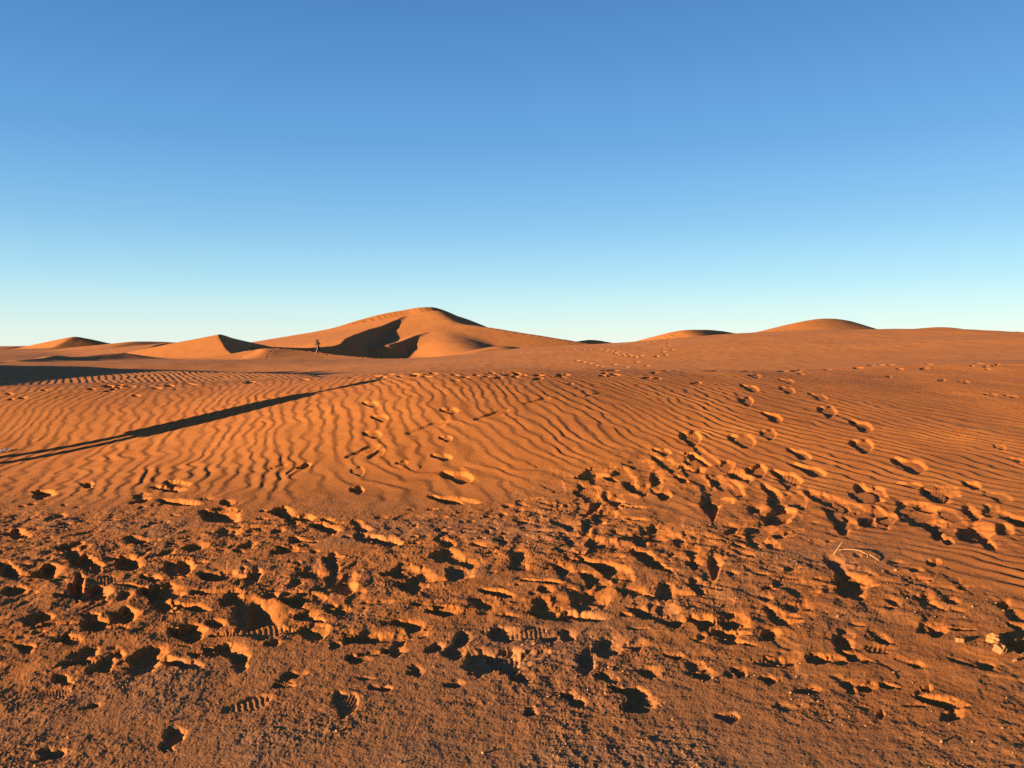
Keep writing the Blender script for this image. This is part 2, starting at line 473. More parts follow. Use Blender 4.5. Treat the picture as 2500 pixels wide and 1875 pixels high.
HOLES = """
446 1544 78 38 0;630 1510 66 84 0;292 1500 52 36 0;102 1396 58 32 -12;194 1369 50 34 -10;307 1371 50 28 5;232 1379 26 14 0;365 1444 54 34 5
234 1444 46 30 0;511 1405 60 18 6;446 1384 38 28 0;225 1523 54 26 0;353 1598 78 32 -20;238 1625 54 32 -25;205 1592 48 20 -15;419 1615 60 16 10
553 1588 58 26 8;580 1606 38 26 -10;561 1465 48 22 -12;707 1465 60 28 8;653 1452 32 16 0;526 1260 74 26 10;690 1252 36 22 10;734 1264 44 18 5
788 1287 58 15 12;803 1365 34 30 0;619 1400 26 26 0;757 1404 46 14 -5;392 1477 46 20 5;453 1479 74 16 12;181 1435 26 42 0;838 1430 40 26 0
753 1546 46 28 20;284 1596 30 16 0;361 1407 40 16 8;108 1202 36 12 0;100 1506 40 20 -10;209 1182 28 9 0;403 1192 64 14 4;426 1226 78 11 6
338 1222 38 12 -15;100 1201 38 11 0;549 1226 28 11 0;684 1242 28 12 0;1217 1612 92 56 12;988 1521 62 26 10;873 1557 76 26 -8;954 1588 48 24 0
973 1557 32 32 0;1217 1548 68 28 8;1052 1584 46 20 -15;1102 1598 42 22 0;1478 1580 62 40 -10;1424 1605 48 40 0;1453 1454 58 44 0;1326 1486 58 26 0
1411 1503 94 17 6;996 1429 52 40 0;836 1430 44 26 0;1111 1398 54 30 0;1096 1356 48 28 28;1142 1375 42 17 14;1263 1369 38 38 0;1369 1388 38 32 25
1449 1377 94 24 18;1434 1407 42 32 20;1490 1403 46 20 14;1572 1363 76 24 26;1453 1323 44 22 8;1601 1304 56 36 -15;1638 1306 36 20 15;931 1317 66 20 14
1088 1325 34 17 14;954 1396 62 18 -14;1065 1492 62 17 6;1622 1450 42 24 10;1569 1496 56 22 14;1638 1519 44 30 0;1626 1486 42 26 15;1461 1265 30 26 0
1430 1290 20 28 0;1382 1284 34 17 15;1077 1219 76 15 10;1442 1242 44 17 -45;1492 1219 46 24 15;1415 1204 32 13 10;1544 1573 42 26 0;1338 1557 42 17 0
1384 1550 32 26 0;1123 1561 38 26 -20;1200 1445 80 11 10;1311 1419 80 9 6;1731 1231 34 70 0;1888 1262 64 44 -12;2046 1265 44 28 5;1842 1242 34 16 0
2040 1230 58 21 28;2117 1206 56 28 34;2271 1283 70 38 16;2376 1300 68 42 12;2476 1271 56 22 14;2253 1237 62 15 12;2280 1208 62 26 14;2361 1244 26 19 15
1783 1294 26 15 -25;1873 1323 28 17 10;1900 1308 26 15 0;1688 1371 30 30 0;1742 1377 26 36 0;2073 1420 84 32 12;2034 1377 62 26 38;1865 1459 26 18 10
1892 1505 68 23 33;1704 1515 54 32 12;1783 1521 72 22 14;1765 1546 68 19 6;1877 1548 38 26 0;2053 1567 48 30 24;2069 1600 54 17 22;2284 1538 38 26 0
2476 1572 62 36 4;1888 1609 52 17 8;1992 1609 52 20 8;1927 1613 26 15 0;1708 1647 48 26 0;1800 1638 34 22 20;2484 1503 42 17 33;2476 1527 42 13 16
2319 1465 36 11 10;2261 1455 28 15 10;2446 1477 26 17 0;2273 1373 24 15 14;1711 1119 62 17 18;1688 1142 62 11 10;1788 1154 52 17 14;1588 1196 22 13 0
1600 1165 26 28 0;1495 1165 42 17 0;1434 1161 62 15 -10;1530 1132 26 9 0;1578 1641 42 20 14;1532 1689 72 26 10;1549 1726 62 26 0;1383 1695 30 20 0
1405 1715 34 22 10;1962 1684 52 22 0;2064 1670 32 17 15;2114 1675 38 20 0;2273 1712 84 18 16;2261 1681 22 13 0;1290 1740 26 13 10;1261 1655 32 22 0
1866 1655 26 17 0;2329 1743 32 20 0;2148 1743 16 20 0;418 1792 44 32 -10;124 1843 54 18 -10;1290 1600 40 20 0;860 1610 34 16 10;1010 1640 36 16 -6
330 1320 40 14 -6;470 1335 46 15 -10;600 1330 34 13 -14;30 1300 40 14 -8;20 1395 34 22 0;150 1335 40 13 -8;680 1345 40 14 -8;30 1440 46 18 -8
880 1290 30 14 8;1000 1390 34 15 10;720 1320 26 12 0;560 1300 34 12 -8;1220 1320 28 12 12;1180 1475 40 14 6;1330 1440 34 14 8;740 1500 50 18 -6
660 1570 34 16 -8;820 1490 44 18 -10;520 1520 40 16 8;150 1560 40 18 -12;60 1580 34 14 -6;1520 1440 30 18 10;1700 1440 34 15 20;1960 1480 36 15 20;2180 1470 34 13 24
2150 1560 40 16 20;2400 1620 40 15 14;2230 1620 30 13 12;1640 1600 40 16 8;1470 1650 34 14 0;1100 1670 40 16 -4;930 1680 38 14 4;700 1650 40 15 -8
"""
BOOTS = """
1830 947 44 17 16 .045;1820 979 34 24 10 .03;1921 950 36 18 18 .035;1884 1018 50 20 20 .045;1875 1058 38 25 10 .03;1950 1106 58 22 22 .05;2019 1002 44 28 12 .05
2101 1038 58 24 22 .05;2103 1085 54 34 12 .06;2218 1132 86 34 16 .07;1996 966 46 16 18 .035;1919 929 38 10 12 .03;1842 917 28 11 8 .03;1685 1066 50 36 10 .06
1811 1073 64 34 12 .05;1846 1148 48 32 0 .06;1919 1163 74 28 20 .06;1973 1146 84 24 16 .06;2117 1203 68 40 30 .06;2280 1204 64 34 14 .06;2372 1184 44 18 14 .05
2219 1182 64 12 6 .04;2418 963 30 10 6 .035;2468 967 34 9 10 .03;2299 929 18 8 0 .03;2353 933 26 9 6 .025;2169 919 14 7 0 .03;931 923 24 8 -6 .03
904 986 36 15 6 .045;927 1019 40 17 6 .045;908 1058 42 20 4 .05;1096 1002 42 16 4 .05;1045 1043 96 16 -16 .03;1200 1013 82 13 -16 .03;1088 1069 30 15 6 .04
885 1102 84 18 -20 .035;919 1108 44 15 -26 .03;1077 1115 48 17 6 .05;1115 1163 74 28 10 .065;873 1150 32 24 0 .015;871 1196 32 19 0 .05;1311 979 62 8 -12 .02
1457 961 52 7 -12 .02;604 1718 120 34 -16 .012 1;842 1713 60 66 30 .016 1;141 1688 60 22 -4 .010 1;1775 1749 56 26 6 .016 1;640 1540 110 40 -8 .014 1;250 1415 70 24 -6 .014 1;1290 1545 90 30 -10 .012 1;1615 1100 44 15 10 .05;680 1138 38 9 -12 .03;742 1138 32 13 -16 .05;980 1130 30 10 -6 .03;1390 936 20 6 0 .03;1600 925 30 6 0 .03
1700 935 24 8 0 .03;1490 905 40 6 0 .03;900 890 16 5 0 .02;1740 905 40 7 0 .03;2480 1120 34 14 10 .04;2440 1090 30 11 14 .03
"""
seed = 0
DIRX = np.array([1.0, 0.0])
# faint scuffs everywhere on the trodden crust first, the surveyed holes on top of them
for i in range(900):
    a0 = RNG.uniform(-.66, .66)
    r0 = math.sqrt(RNG.uniform(3.4 ** 2, 10.2 ** 2))
    c = (r0 * math.sin(a0), r0 * math.cos(a0))
    ii, jj = np.searchsorted(RAD, r0), np.searchsorted(ANG, a0)
    if crust[min(ii, NN - 1), jj] < .55 or (r0 < 4.6 and RNG.random() < .8):
        continue
    L, W_ = RNG.uniform(.06, .15), RNG.uniform(.03, .055)
    if RNG.random() < .7:
        L *= .45; W_ *= .7
    t = RNG.uniform(0, math.pi)
    M = np.array([[math.cos(t) * L, -math.sin(t) * W_], [math.sin(t) * L, math.cos(t) * W_]])
    press(c, M, RNG.uniform(.005, .022), .06, i, boot=RNG.random() < .4, tread=.0028 if RNG.random() < .22 else 0, ragged=.34)
for rec in HOLES.replace('\n', ';').split(';'):
    rec = rec.split()
    if len(rec) != 5:
        continue
    sx, sy, w, h, ang = map(float, rec)
    q = img_matrix(sx + .10 * w, sy, w * 1.22, h * 1.25, ang)
    if q is None:
        continue
    c, M = q
    seed += 1
    ext = abs(M[0, 0]) + abs(M[0, 1])
    for k in range(int(RNG.random() < .65)):    # a shallower, half collapsed step runs into most of them
        t = RNG.uniform(0, 2 * math.pi)
        off = M @ np.array([math.cos(t), math.sin(t)]) * RNG.uniform(.9, 1.5)
        Mt = M * RNG.uniform(.6, 1.0)
        press((c[0] + off[0], c[1] + off[1]), Mt, float(np.clip(.17 * ext, .008, .028)), .03, seed * 3 + k + 50, ragged=.36, slump=RNG.uniform(.3, 1.2), keep=.7)
    press(c, M, float(np.clip(.29 * ext, .018, .056)), .04, seed, tread=.0018 if seed % 9 == 0 else 0, ragged=.30, slump=RNG.uniform(.7, 1.6), boot=RNG.random() < .5, tilt=RNG.uniform(-.6, .6))
for rec in BOOTS.replace('\n', ';').split(';'):
    rec = rec.split()
    if len(rec) not in (6, 7):
        continue
    sx, sy, w, h, ang, dep = map(float, rec[:6])
    q = img_matrix(sx, sy, w * 1.12, h * 1.15, ang)
    if q is None:
        continue
    seed += 1
    press(q[0], q[1], dep * .58, .06, seed, boot=True, tread=.0012 if len(rec) == 7 else (.0016 if seed % 3 == 0 and q[0][1] < 12 else 0), ragged=.06, slump=.05, wall=.85, tilt=RNG.uniform(-.3, .5))
# churned cluster: many overlapping steps
for i in range(70):
    jx = RNG.normal(0, 1)
    sx, sy = RNG.uniform(1420, 2460), 0
    sy = np.interp(sx, (1420, 1600, 1800, 2000, 2200, 2460), (1215, 1150, 1180, 1220, 1265, 1300)) + RNG.normal(0, 34)
    q = img_matrix(sx, sy, RNG.uniform(40, 80), RNG.uniform(18, 34), RNG.uniform(-10, 40))
    if q:
        press(q[0], q[1], RNG.uniform(.015, .036), .06, 900 + i, boot=i % 2 == 0, ragged=.22, slump=.35, tread=.0014 if i % 6 == 0 else 0)
# line of steps along the near crest
for i in range(105):
    sx = RNG.uniform(-60, 2560)
    cy = np.interp(sx, (0, 300, 600, 1000, 1400, 1800, 2100, 2500), (957, 938, 921, 910, 908, 897, 889, 882))
    q = img_matrix(sx, cy + abs(RNG.normal(0, 9)) + 1, RNG.uniform(12, 30), RNG.uniform(4, 6), RNG.uniform(-8, 8))
    if q and q[0][1] < 23.5:
        press(q[0], q[1], RNG.uniform(.018, .036), .0, 1200 + i, ragged=.12, slump=.2)

# --- middle distance: ripples on the left rise and trails of steps ------------
m0 = NN
m1 = int(np.searchsorted(RAD, 75))
xm, ym = X[m0:m1], Y[m0:m1]
rm = R2[m0:m1]
msk = sstep(-6, -13, xm) * sstep(27, 31, rm) * sstep(58, 48, rm)
pm = (xm + .55 * ym + .25 * perlin(xm * .35, ym * .25, 51) + .10 * perlin(xm * 1.0, ym * .6, 52)) / .36
frm = pm - np.floor(pm)
pr = np.where(frm < .68, frm / .68, 1 - sstep(0, 1, (frm - .68) / .32))
Z[m0:m1] += (msk * .019 * (pr - .5)).astype(f32)
Z[m0:m1] += (.012 * perlin(xm * 1.6, ym * 1.2, 53)).astype(f32)


def far_step(sx, sy, size=.2, depth=.1, lo=30.0):
    c = ground_hit(sx * K, sy * K, lo, 200.0)
    if c is None:
        return
    M = np.array([[size, 0], [0, size * 1.5]])
    press(c, M, depth, .10, int(sx), ragged=.06, slump=0)


for pts in ([(1380, 856), (1400, 852), (1425, 853), (1440, 855), (1455, 854), (1465, 853), (1478, 857), (1490, 860), (1502, 862), (1510, 866), (1525, 868), (1540, 869), (1552, 871), (1565, 869),
             (1482, 854), (1494, 857), (1507, 858), (1520, 864), (1535, 866)],
            [(1633, 832), (1632, 838), (1632, 844), (1621, 851), (1620, 859), (1626, 866), (1642, 854), (1604, 870), (1580, 838), (1595, 835)],
            [(668, 852), (663, 858), (658, 864), (655, 870), (652, 877), (588, 874), (597, 877), (592, 871), (603, 879)],
            [(800, 865), (790, 873), (780, 879), (765, 884)],
            [(1456, 893), (1425, 884), (1468, 895), (1555, 884), (1580, 893), (1500, 890), (1530, 896), (1440, 888), (1410, 880)]):
    for p in pts:
        far_step(p[0], p[1], .17, .16)
# along the crests
wk = DUNES[1][0]
for i in range(70):
    t = RNG.uniform(.34, 1.0) * (len(wk) - 1)
    k = int(min(t, len(wk) - 2)); fq = t - k
    q = np.array(wk[k]) * (1 - fq) + np.array(wk[k + 1]) * fq
    press((q[0] + RNG.normal(0, .3), q[1] + RNG.normal(-.2, .5)), np.array([[.16, 0], [0, .25]]), .14, .15, i, ragged=.1, slump=0)
rd = DUNES[0][0]
for i in range(110):
    t = RNG.uniform(.18, .98) * (len(rd) - 1)
    k = int(min(t, len(rd) - 2)); fq = t - k
    q = np.array(rd[k]) * (1 - fq) + np.array(rd[k + 1]) * fq
    press((q[0] + RNG.normal(0, .5), q[1] + RNG.normal(-.3, .5)), np.array([[.18, 0], [0, .28]]), .14, .15, i, ragged=.12, slump=0)


# ------------------------------------------------------------------ sheets to meshes
def sheet(name, i0, i1, mat, cap=False):
    n = i1 - i0
    co = np.stack([X[i0:i1], Y[i0:i1], Z[i0:i1]], -1).reshape(-1, 3).astype(f32)
    idx = np.arange(n * NA, dtype=np.int32).reshape(n, NA)
    nxt = np.roll(idx, -1, axis=1)
    quads = np.stack([idx[:-1], nxt[:-1], nxt[1:], idx[1:]], -1).reshape(-1, 4)
    nv = len(co)
    nloops = quads.size
    starts = np.arange(0, nloops, 4, dtype=np.int32)
    totals = np.full(len(quads), 4, np.int32)
    loops = quads.reshape(-1)
    cr = CR[i0:i1].reshape(-1)
    if cap:                                           # close the sheet under the camera
        co = np.concatenate([co, np.array([[0, 0, float(Z[i0].mean())]], f32)])
        cr = np.append(cr, .5).astype(f32)
        tri = np.stack([idx[0], np.full(NA, nv, np.int32), nxt[0]], -1)[:, [0, 1, 2]]
        starts = np.concatenate([starts, nloops + np.arange(0, tri.size, 3, dtype=np.int32)])
        totals = np.concatenate([totals, np.full(len(tri), 3, np.int32)])
        loops = np.concatenate([loops, tri.reshape(-1)])
        nv += 1
    # angles run left to right, radii outwards: flip so normals point up
    me = bpy.data.meshes.new(name)
    me.vertices.add(nv)
    me.vertices.foreach_set('co', co.reshape(-1))
    me.loops.add(len(loops))
    me.loops.foreach_set('vertex_index', loops.astype(np.int32))
    me.polygons.add(len(starts))
    me.polygons.foreach_set('loop_start', starts.astype(np.int32))
    me.polygons.foreach_set('loop_total', totals.astype(np.int32))
    me.polygons.foreach_set('use_smooth', np.ones(len(starts), bool))
    if i0 == 0:
        sl_ = me.attributes.new('silt', 'FLOAT', 'POINT')
        sv_ = SILT.reshape(-1)
        sl_.data.foreach_set('value', np.append(sv_, .5).astype(f32) if cap else sv_.astype(f32))
    at_ = me.attributes.new('crust', 'FLOAT', 'POINT')
    at_.data.foreach_set('value', cr.astype(f32))
    me.update(calc_edges=True)
    me.flip_normals()
    me.materials.append(mat)
    ob = bpy.data.objects.new(name, me)
    COL.objects.link(ob)
    ob['kind'] = 'structure'
    return ob


# ------------------------------------------------------------------ materials
def new_mat(name):
    m = bpy.data.materials.new(name)
    m.use_nodes = True
    nt = m.node_tree
    b = nt.nodes['Principled BSDF']
    return m, nt, b


def N(nt, typ, **kw):
    n = nt.nodes.new(typ)
    for k, v in kw.items():
        setattr(n, k, v)
    return n


def noise(nt, co, scale, detail=3, rough=.55):
    n = N(nt, 'ShaderNodeTexNoise')
    n.inputs['Scale'].default_value = scale
    n.inputs['Detail'].default_value = detail
    n.inputs['Roughness'].default_value = rough
    nt.links.new(co, n.inputs['Vector'])
    return n.outputs['Fac']


def mixc(nt, fac, a, b):
    n = N(nt, 'ShaderNodeMix', data_type='RGBA')
    for sock, v in ((n.inputs[0], fac), (n.inputs[6], a), (n.inputs[7], b)):
        if hasattr(v, 'links') or hasattr(v, 'is_linked'):
            nt.links.new(v, sock)
        else:
            sock.default_value = v if not isinstance(v, tuple) else (*v, 1)
    return n.outputs[2]


def maprange(nt, v, a, b, c=0., d=1.):
    n = N(nt, 'ShaderNodeMapRange')
    nt.links.new(v, n.inputs[0])
    for i, q in enumerate((a, b, c, d)):
        n.inputs[i + 1].default_value = q
    return n.outputs[0]


def bump(nt, h, dist, strength, normal=None):
    n = N(nt, 'ShaderNodeBump')
    n.inputs['Distance'].default_value = dist
    n.inputs['Strength'].default_value = strength
    nt.links.new(h, n.inputs['Height'])
    if normal:
        nt.links.new(normal, n.inputs['Normal'])
    return n.outputs['Normal']


SAND = (.36, .124, .027)
SAND_DEEP = (.315, .102, .021)
CRUST_A = (.335, .126, .035)
CRUST_B = (.265, .104, .035)


def sand_near():
    m, nt, b = new_mat('trodden_sand')
    tc = N(nt, 'ShaderNodeNewGeometry').outputs['Position']
    big = noise(nt, tc, .45, 4, .6)
    at_ = N(nt, 'ShaderNodeAttribute', attribute_name='crust')
    s = mixc(nt, maprange(nt, noise(nt, tc, 1.3, 4), .35, .65), SAND, SAND_DEEP)
    c = mixc(nt, maprange(nt, noise(nt, tc, 9, 5, .65), .4, .62), CRUST_A, CRUST_B)
    s = mixc(nt, maprange(nt, big, .42, .66, 0, .45), s, (.27, .085, .022))
    col = mixc(nt, at_.outputs['Fac'], s, c)
    slt = N(nt, 'ShaderNodeAttribute', attribute_name='silt')
    col = mixc(nt, slt.outputs['Fac'], col, mixc(nt, maprange(nt, noise(nt, tc, 6, 5, .65), .4, .62), (.28, .130, .056), (.21, .104, .052)))
    # single grains and chips: pale and dark specks of the sand itself
    g1 = noise(nt, tc, 240, 2, .6)
    col = mixc(nt, maprange(nt, g1, .60, .74, 0, .25), col, (.48, .28, .15))
    g2 = noise(nt, tc, 170, 2, .6)
    col = mixc(nt, maprange(nt, g2, .58, .72, 0, .40), col, (.16, .07, .03))
    nt.links.new(col, b.inputs['Base Color'])
    b.inputs['Roughness'].default_value = .92
    b.inputs['Specular IOR Level'].default_value = .12
    n1 = bump(nt, noise(nt, tc, 95, 3, .7), .005, .7)
    n2 = bump(nt, noise(nt, tc, 300, 2, .7), .002, .8, n1)
    nt.links.new(n2, b.inputs['Normal'])
    return m


def sand_far():
    m, nt, b = new_mat('dune_sand')
    tc = N(nt, 'ShaderNodeNewGeometry').outputs['Position']
    s = mixc(nt, maprange(nt, noise(nt, tc, .05, 4), .35, .65), (.38, .140, .038), (.37, .136, .038))
    s = mixc(nt, maprange(nt, noise(nt, tc, .9, 4), .4, .66, 0, .5), s, SAND_DEEP)
    nt.links.new(s, b.inputs['Base Color'])
    b.inputs['Roughness'].default_value = .92
    b.inputs['Specular IOR Level'].default_value = .1
    n1 = bump(nt, noise(nt, tc, 2.2, 3, .6), .02, .35)
    nt.links.new(n1, b.inputs['Normal'])
    return m


def plain(name, c, rough=.8, var=.12, scale=20):
    m, nt, b = new_mat(name)
    tc = N(nt, 'ShaderNodeTexCoord').outputs['Object']
    d = tuple(max(0, q * (1 - 2.5 * var)) for q in c)
    nt.links.new(mixc(nt, noise(nt, tc, scale, 4), c, d), b.inputs['Base Color'])
    b.inputs['Roughness'].default_value = rough
    b.inputs['Specular IOR Level'].default_value = .25
    nt.links.new(bump(nt, noise(nt, tc, scale * 4, 3), .002, .4), b.inputs['Normal'])
    return m


M_NEAR = sand_near()
M_FAR = sand_far()
ground = sheet('sand_ground', 0, NN, M_NEAR, cap=True)
dunes = sheet('dunes', NN - 1, len(RAD), M_FAR)


# ------------------------------------------------------------------ small solid things
def tag(o, label, cat, group=None):
    o['label'] = label
    o['category'] = cat
    if group:
        o['group'] = group
    return o


def link_mesh(name, verts, faces, mat, parent=None, smooth=True):
    me = bpy.data.meshes.new(name)
    me.from_pydata([tuple(v) for v in verts], [], faces)
    me.update()
    if smooth:
        me.polygons.foreach_set('use_smooth', np.ones(len(me.polygons), bool))
    me.materials.append(mat)
    o = bpy.data.objects.new(name, me)
    COL.objects.link(o)
    if parent:
        o.parent = parent
    return o


def zground(x, y):
    r0, a0 = math.hypot(x, y), math.atan2(x, y)
    i = min(max(int(np.searchsorted(RAD, r0)), 1), len(RAD) - 1)
    j = min(max(int(np.searchsorted(ANG, a0)), 1), NA - 1)
    return float(Z[i, j])


def ico(sub=2):
    t = (1 + 5 ** .5) / 2
    v = [Vector(q).normalized() for q in ((-1, t, 0), (1, t, 0), (-1, -t, 0), (1, -t, 0), (0, -1, t), (0, 1, t), (0, -1, -t), (0, 1, -t), (t, 0, -1), (t, 0, 1), (-t, 0, -1), (-t, 0, 1))]
    f = [(0, 11, 5), (0, 5, 1), (0, 1, 7), (0, 7, 10), (0, 10, 11), (1, 5, 9), (5, 11, 4), (11, 10, 2), (10, 7, 6), (7, 1, 8), (3, 9, 4), (3, 4, 2), (3, 2, 6), (3, 6, 8), (3, 8, 9), (4, 9, 5), (2, 4, 11), (6, 2, 10), (8, 6, 7), (9, 8, 1)]
    for _ in range(sub):
        cache, nf = {}, []

        def mid(a, b):
            k = (min(a, b), max(a, b))
            if k not in cache:
                v.append(((v[a] + v[b]) / 2).normalized()); cache[k] = len(v) - 1
            return cache[k]
        for a, b, c in f:
            ab, bc, ca = mid(a, b), mid(b, c), mid(c, a)
            nf += [(a, ab, ca), (b, bc, ab), (c, ca, bc), (ab, bc, ca)]
        f = nf
    return v, f


M_PALE = plain('pale_stone', (.25, .115, .045), .85, .12, 60)
M_CLOD = plain('sand_clod', (.36, .15, .045), .9, .10, 40)
M_STRAW = plain('dry_straw', (.42, .27, .11), .7, .08, 80)
M_ROOT = plain('dry_root', (.33, .17, .075), .8, .12, 60)


def stone(sx, sy, w, label, mat, blocky=.0, flat=.7, group=None, seed=0, lift=.25, name='stone'):
    p = ground_hit(sx * K, sy * K)
    half = w * K * p[1] / F / 2
    rnd = random.Random(seed)
    planes = []
    for _ in range(9):
        n_ = Vector((rnd.gauss(0, 1), rnd.gauss(0, 1), rnd.gauss(0, 1))).normalized()
        planes.append((n_, rnd.uniform(.55, .85)))
    v, f = ico(3)
    out = []
    for q in v:
        s_ = 1.0
        for n_, dd in planes:
            c_ = q.dot(n_)
            if c_ > dd:
                s_ = min(s_, dd / c_)
        e = q * s_
        if blocky:
            m_ = max(abs(e.x), abs(e.y), abs(e.z))
            e = e.lerp(e / m_ * .72, blocky)
        w_ = 1 + .16 * math.sin(e.x * 5.1 + seed) * math.sin(e.y * 4.3 + 2 * seed) + .10 * math.sin(e.z * 9 + e.x * 7 + seed) + rnd.gauss(0, .025)
        e = e * w_
        out.append((e.x * half, e.y * half, e.z * half * flat))
    o = link_mesh(name, out, f, mat, smooth=False)
    o.location = (p[0], p[1], zground(p[0], p[1]) + half * flat * lift)
    o.rotation_euler = (0, 0, rnd.uniform(0, 6))
    return tag(o, label, 'stone', group)


def tube(pts, r, seg=6):
    vs, fs = [], []
    for i, p in enumerate(pts):
        p = Vector(p)
        t = (Vector(pts[min(i + 1, len(pts) - 1)]) - Vector(pts[max(i - 1, 0)])).normalized()
        a = t.cross(Vector((0, 0, 1)))
        if a.length < 1e-3:
            a = Vector((1, 0, 0))
        a.normalize(); b = t.cross(a)
        rr = r[i] if isinstance(r, (list, tuple)) else r
        for k in range(seg):
            w_ = 2 * math.pi * k / seg
            vs.append(p + (a * math.cos(w_) + b * math.sin(w_)) * rr)
    for i in range(len(pts) - 1):
        for k in range(seg):
            fs.append((i * seg + k, i * seg + (k + 1) % seg, (i + 1) * seg + (k + 1) % seg, (i + 1) * seg + k))
    fs.append(tuple(range(seg))[::-1])
    fs.append(tuple(range((len(pts) - 1) * seg, len(pts) * seg)))
    return vs, fs


def on_ground(sx, sy, up=0.0):
    p = ground_hit(sx * K, sy * K)
    return Vector((p[0], p[1], zground(p[0], p[1]) + up))


# straw leaning out of the sand and the root lying beside it
b0 = on_ground(2035, 1352, -.005)
d0 = b0.y
tip = Vector(at(2058 * K, 1321 * K, d0 + .03))
pts = [b0.lerp(tip, t) + Vector((0, 0, .004 * math.sin(t * 3))) for t in np.linspace(0, 1, 7)]
v_, f_ = tube(pts, [.0030 - .0013 * t for t in np.linspace(0, 1, 7)])
tag(link_mesh('straw', v_, f_, M_STRAW), 'thin pale dry straw standing slanted out of the trodden sand', 'straw')
pts = [on_ground(a, b, u) for a, b, u in ((2046, 1347, .010), (2062, 1348, .018), (2080, 1349, .022), (2098, 1352, .024), (2112, 1358, .022), (2124, 1361, .020), (2136, 1366, .016), (2146, 1371, .006))]
zs = np.linspace(pts[0].z, pts[-1].z, len(pts))
for q, z_, u in zip(pts, zs, (.0, .012, .016, .018, .016, .014, .008, 0)):
    q.z = max(z_ + u, zground(q.x, q.y) + .003)
v_, f_ = tube(pts, [.002, .0035, .004, .004, .004, .0035, .0035, .002], 7)
root = link_mesh('root', v_, f_, M_ROOT)
tag(root, 'pale curved dry root lying on the sand right of the slanted straw', 'root')
p5 = pts[4]
tw = [p5, p5 + Vector((.004, -.03, .002)), p5 + Vector((-.012, -.07, -.012))]
v_, f_ = tube(tw, [.004, .003, .002])
link_mesh('side_shoot', v_, f_, M_ROOT, root)

stone(2441, 1592, 34, 'pale square clod at the right edge catching full sun, beside a deep dark hollow', M_PALE, .35, .95, seed=3, lift=.3, name='clod')
stone(2425, 1566, 40, 'crumbly orange lump of sand just above and left of the pale square clod', M_CLOD, .1, .8, seed=4, lift=.15, name='clod')
stone(2344, 1567, 22, 'small rounded pale stone by itself left of the square clod', M_PALE, .0, .75, seed=5)
stone(2478, 1613, 14, 'small pale pebble in front of the square clod at the right edge', M_PALE, .0, .8, seed=6)
stone(1304, 1573, 12, 'tiny whitish pebble on the bare crust in the middle of the hollows', M_PALE, .0, .8, seed=7)
stone(1481, 1695, 16, 'whitish chip on the rim of a deep footprint near the bottom', M_PALE, .2, .7, seed=8)
stone(976, 1865, 11, 'tiny white pebble at the very bottom left of centre', M_PALE, 0, .8, seed=9)
stone(410, 1762, 10, 'tiny white pebble on the dim crust at lower left', M_PALE, 0, .8, seed=10)
stone(907, 1321, 13, 'small white chip at the left end of a dark slot in the sand', M_PALE, .1, .8, seed=12)
stone(164, 1292, 12, 'small pale chip below the long shadow among left scuffs', M_PALE, .1, .8, seed=13)
b0 = on_ground(2, 1107, .018); b1 = on_ground(20, 1100, .022)
v_, f_ = tube([b0 + Vector((-.12, -.02, 0)), b0, b0.lerp(b1, .5) + Vector((0, 0, .006)), b1], [.014, .016, .017, .012], 7)
tag(link_mesh('bleached_stick', v_, f_, plain('bleached_wood', (.80, .72, .60), .7, .06, 60)), 'short bleached white stick lying at the left edge above the long shadow', 'stick')

# loose grit on the crust
gv, gf = [], []
iv, if_ = ico(0)
for i in range(5200):
    a0 = RNG.uniform(-.63, .63)
    r0 = math.sqrt(RNG.uniform(2.9 ** 2, 9.0 ** 2))
    ii, jj = min(int(np.searchsorted(RAD, r0)), NN - 1), int(np.searchsorted(ANG, a0))
    if crust[ii, jj] < .6 or RNG.random() > .25 + .75 * patch[ii, jj]:
        continue
    s_ = .0028 * math.exp(RNG.normal(0, .45))
    o_ = np.array([X[ii, jj], Y[ii, jj], Z[ii, jj] + s_ * .3])
    b_ = len(gv)
    sc_ = RNG.uniform(.6, 1.3, 3)
    for q in iv:
        gv.append((o_[0] + q.x * s_ * sc_[0], o_[1] + q.y * s_ * sc_[1], o_[2] + q.z * s_ * sc_[2]))
    gf += [tuple(b_ + k for k in t_) for t_ in if_]
grit = link_mesh('loose_grit', gv, gf, plain('grit', (.36, .17, .07), .9, .2, 30), smooth=False)
grit['kind'] = 'stuff'


# ------------------------------------------------------------------ people
def skin(name, joints, edges, mat, parent=None, sub=1, root=0):
    """joints: [(x,y,z,rx,ry)]; grows one continuous surface over the bones"""
    me = bpy.data.meshes.new(name)
    me.from_pydata([j[:3] for j in joints], edges, [])
    ob = bpy.data.objects.new(name, me)
    COL.objects.link(ob)
    md = ob.modifiers.new('skin', 'SKIN')
    md.use_smooth_shade = True
    for i, j in enumerate(joints):
        sv = me.skin_vertices[0].data[i]
        sv.radius = (j[3], j[4] if len(j) > 4 else j[3])
        sv.use_root = (i == root)
    ob.modifiers.new('sub', 'SUBSURF').levels = sub
    dg = bpy.context.evaluated_depsgraph_get()
    dg.update()
    nm = bpy.data.meshes.new_from_object(ob.evaluated_get(dg))
    nm.name = name
    COL.objects.unlink(ob)
    bpy.data.objects.remove(ob)
    nm.materials.clear()
    nm.materials.append(mat)
    nm.polygons.foreach_set('use_smooth', np.ones(len(nm.polygons), bool))
    o2 = bpy.data.objects.new(name, nm)
    COL.objects.link(o2)
    if parent:
        o2.parent = parent
    return o2


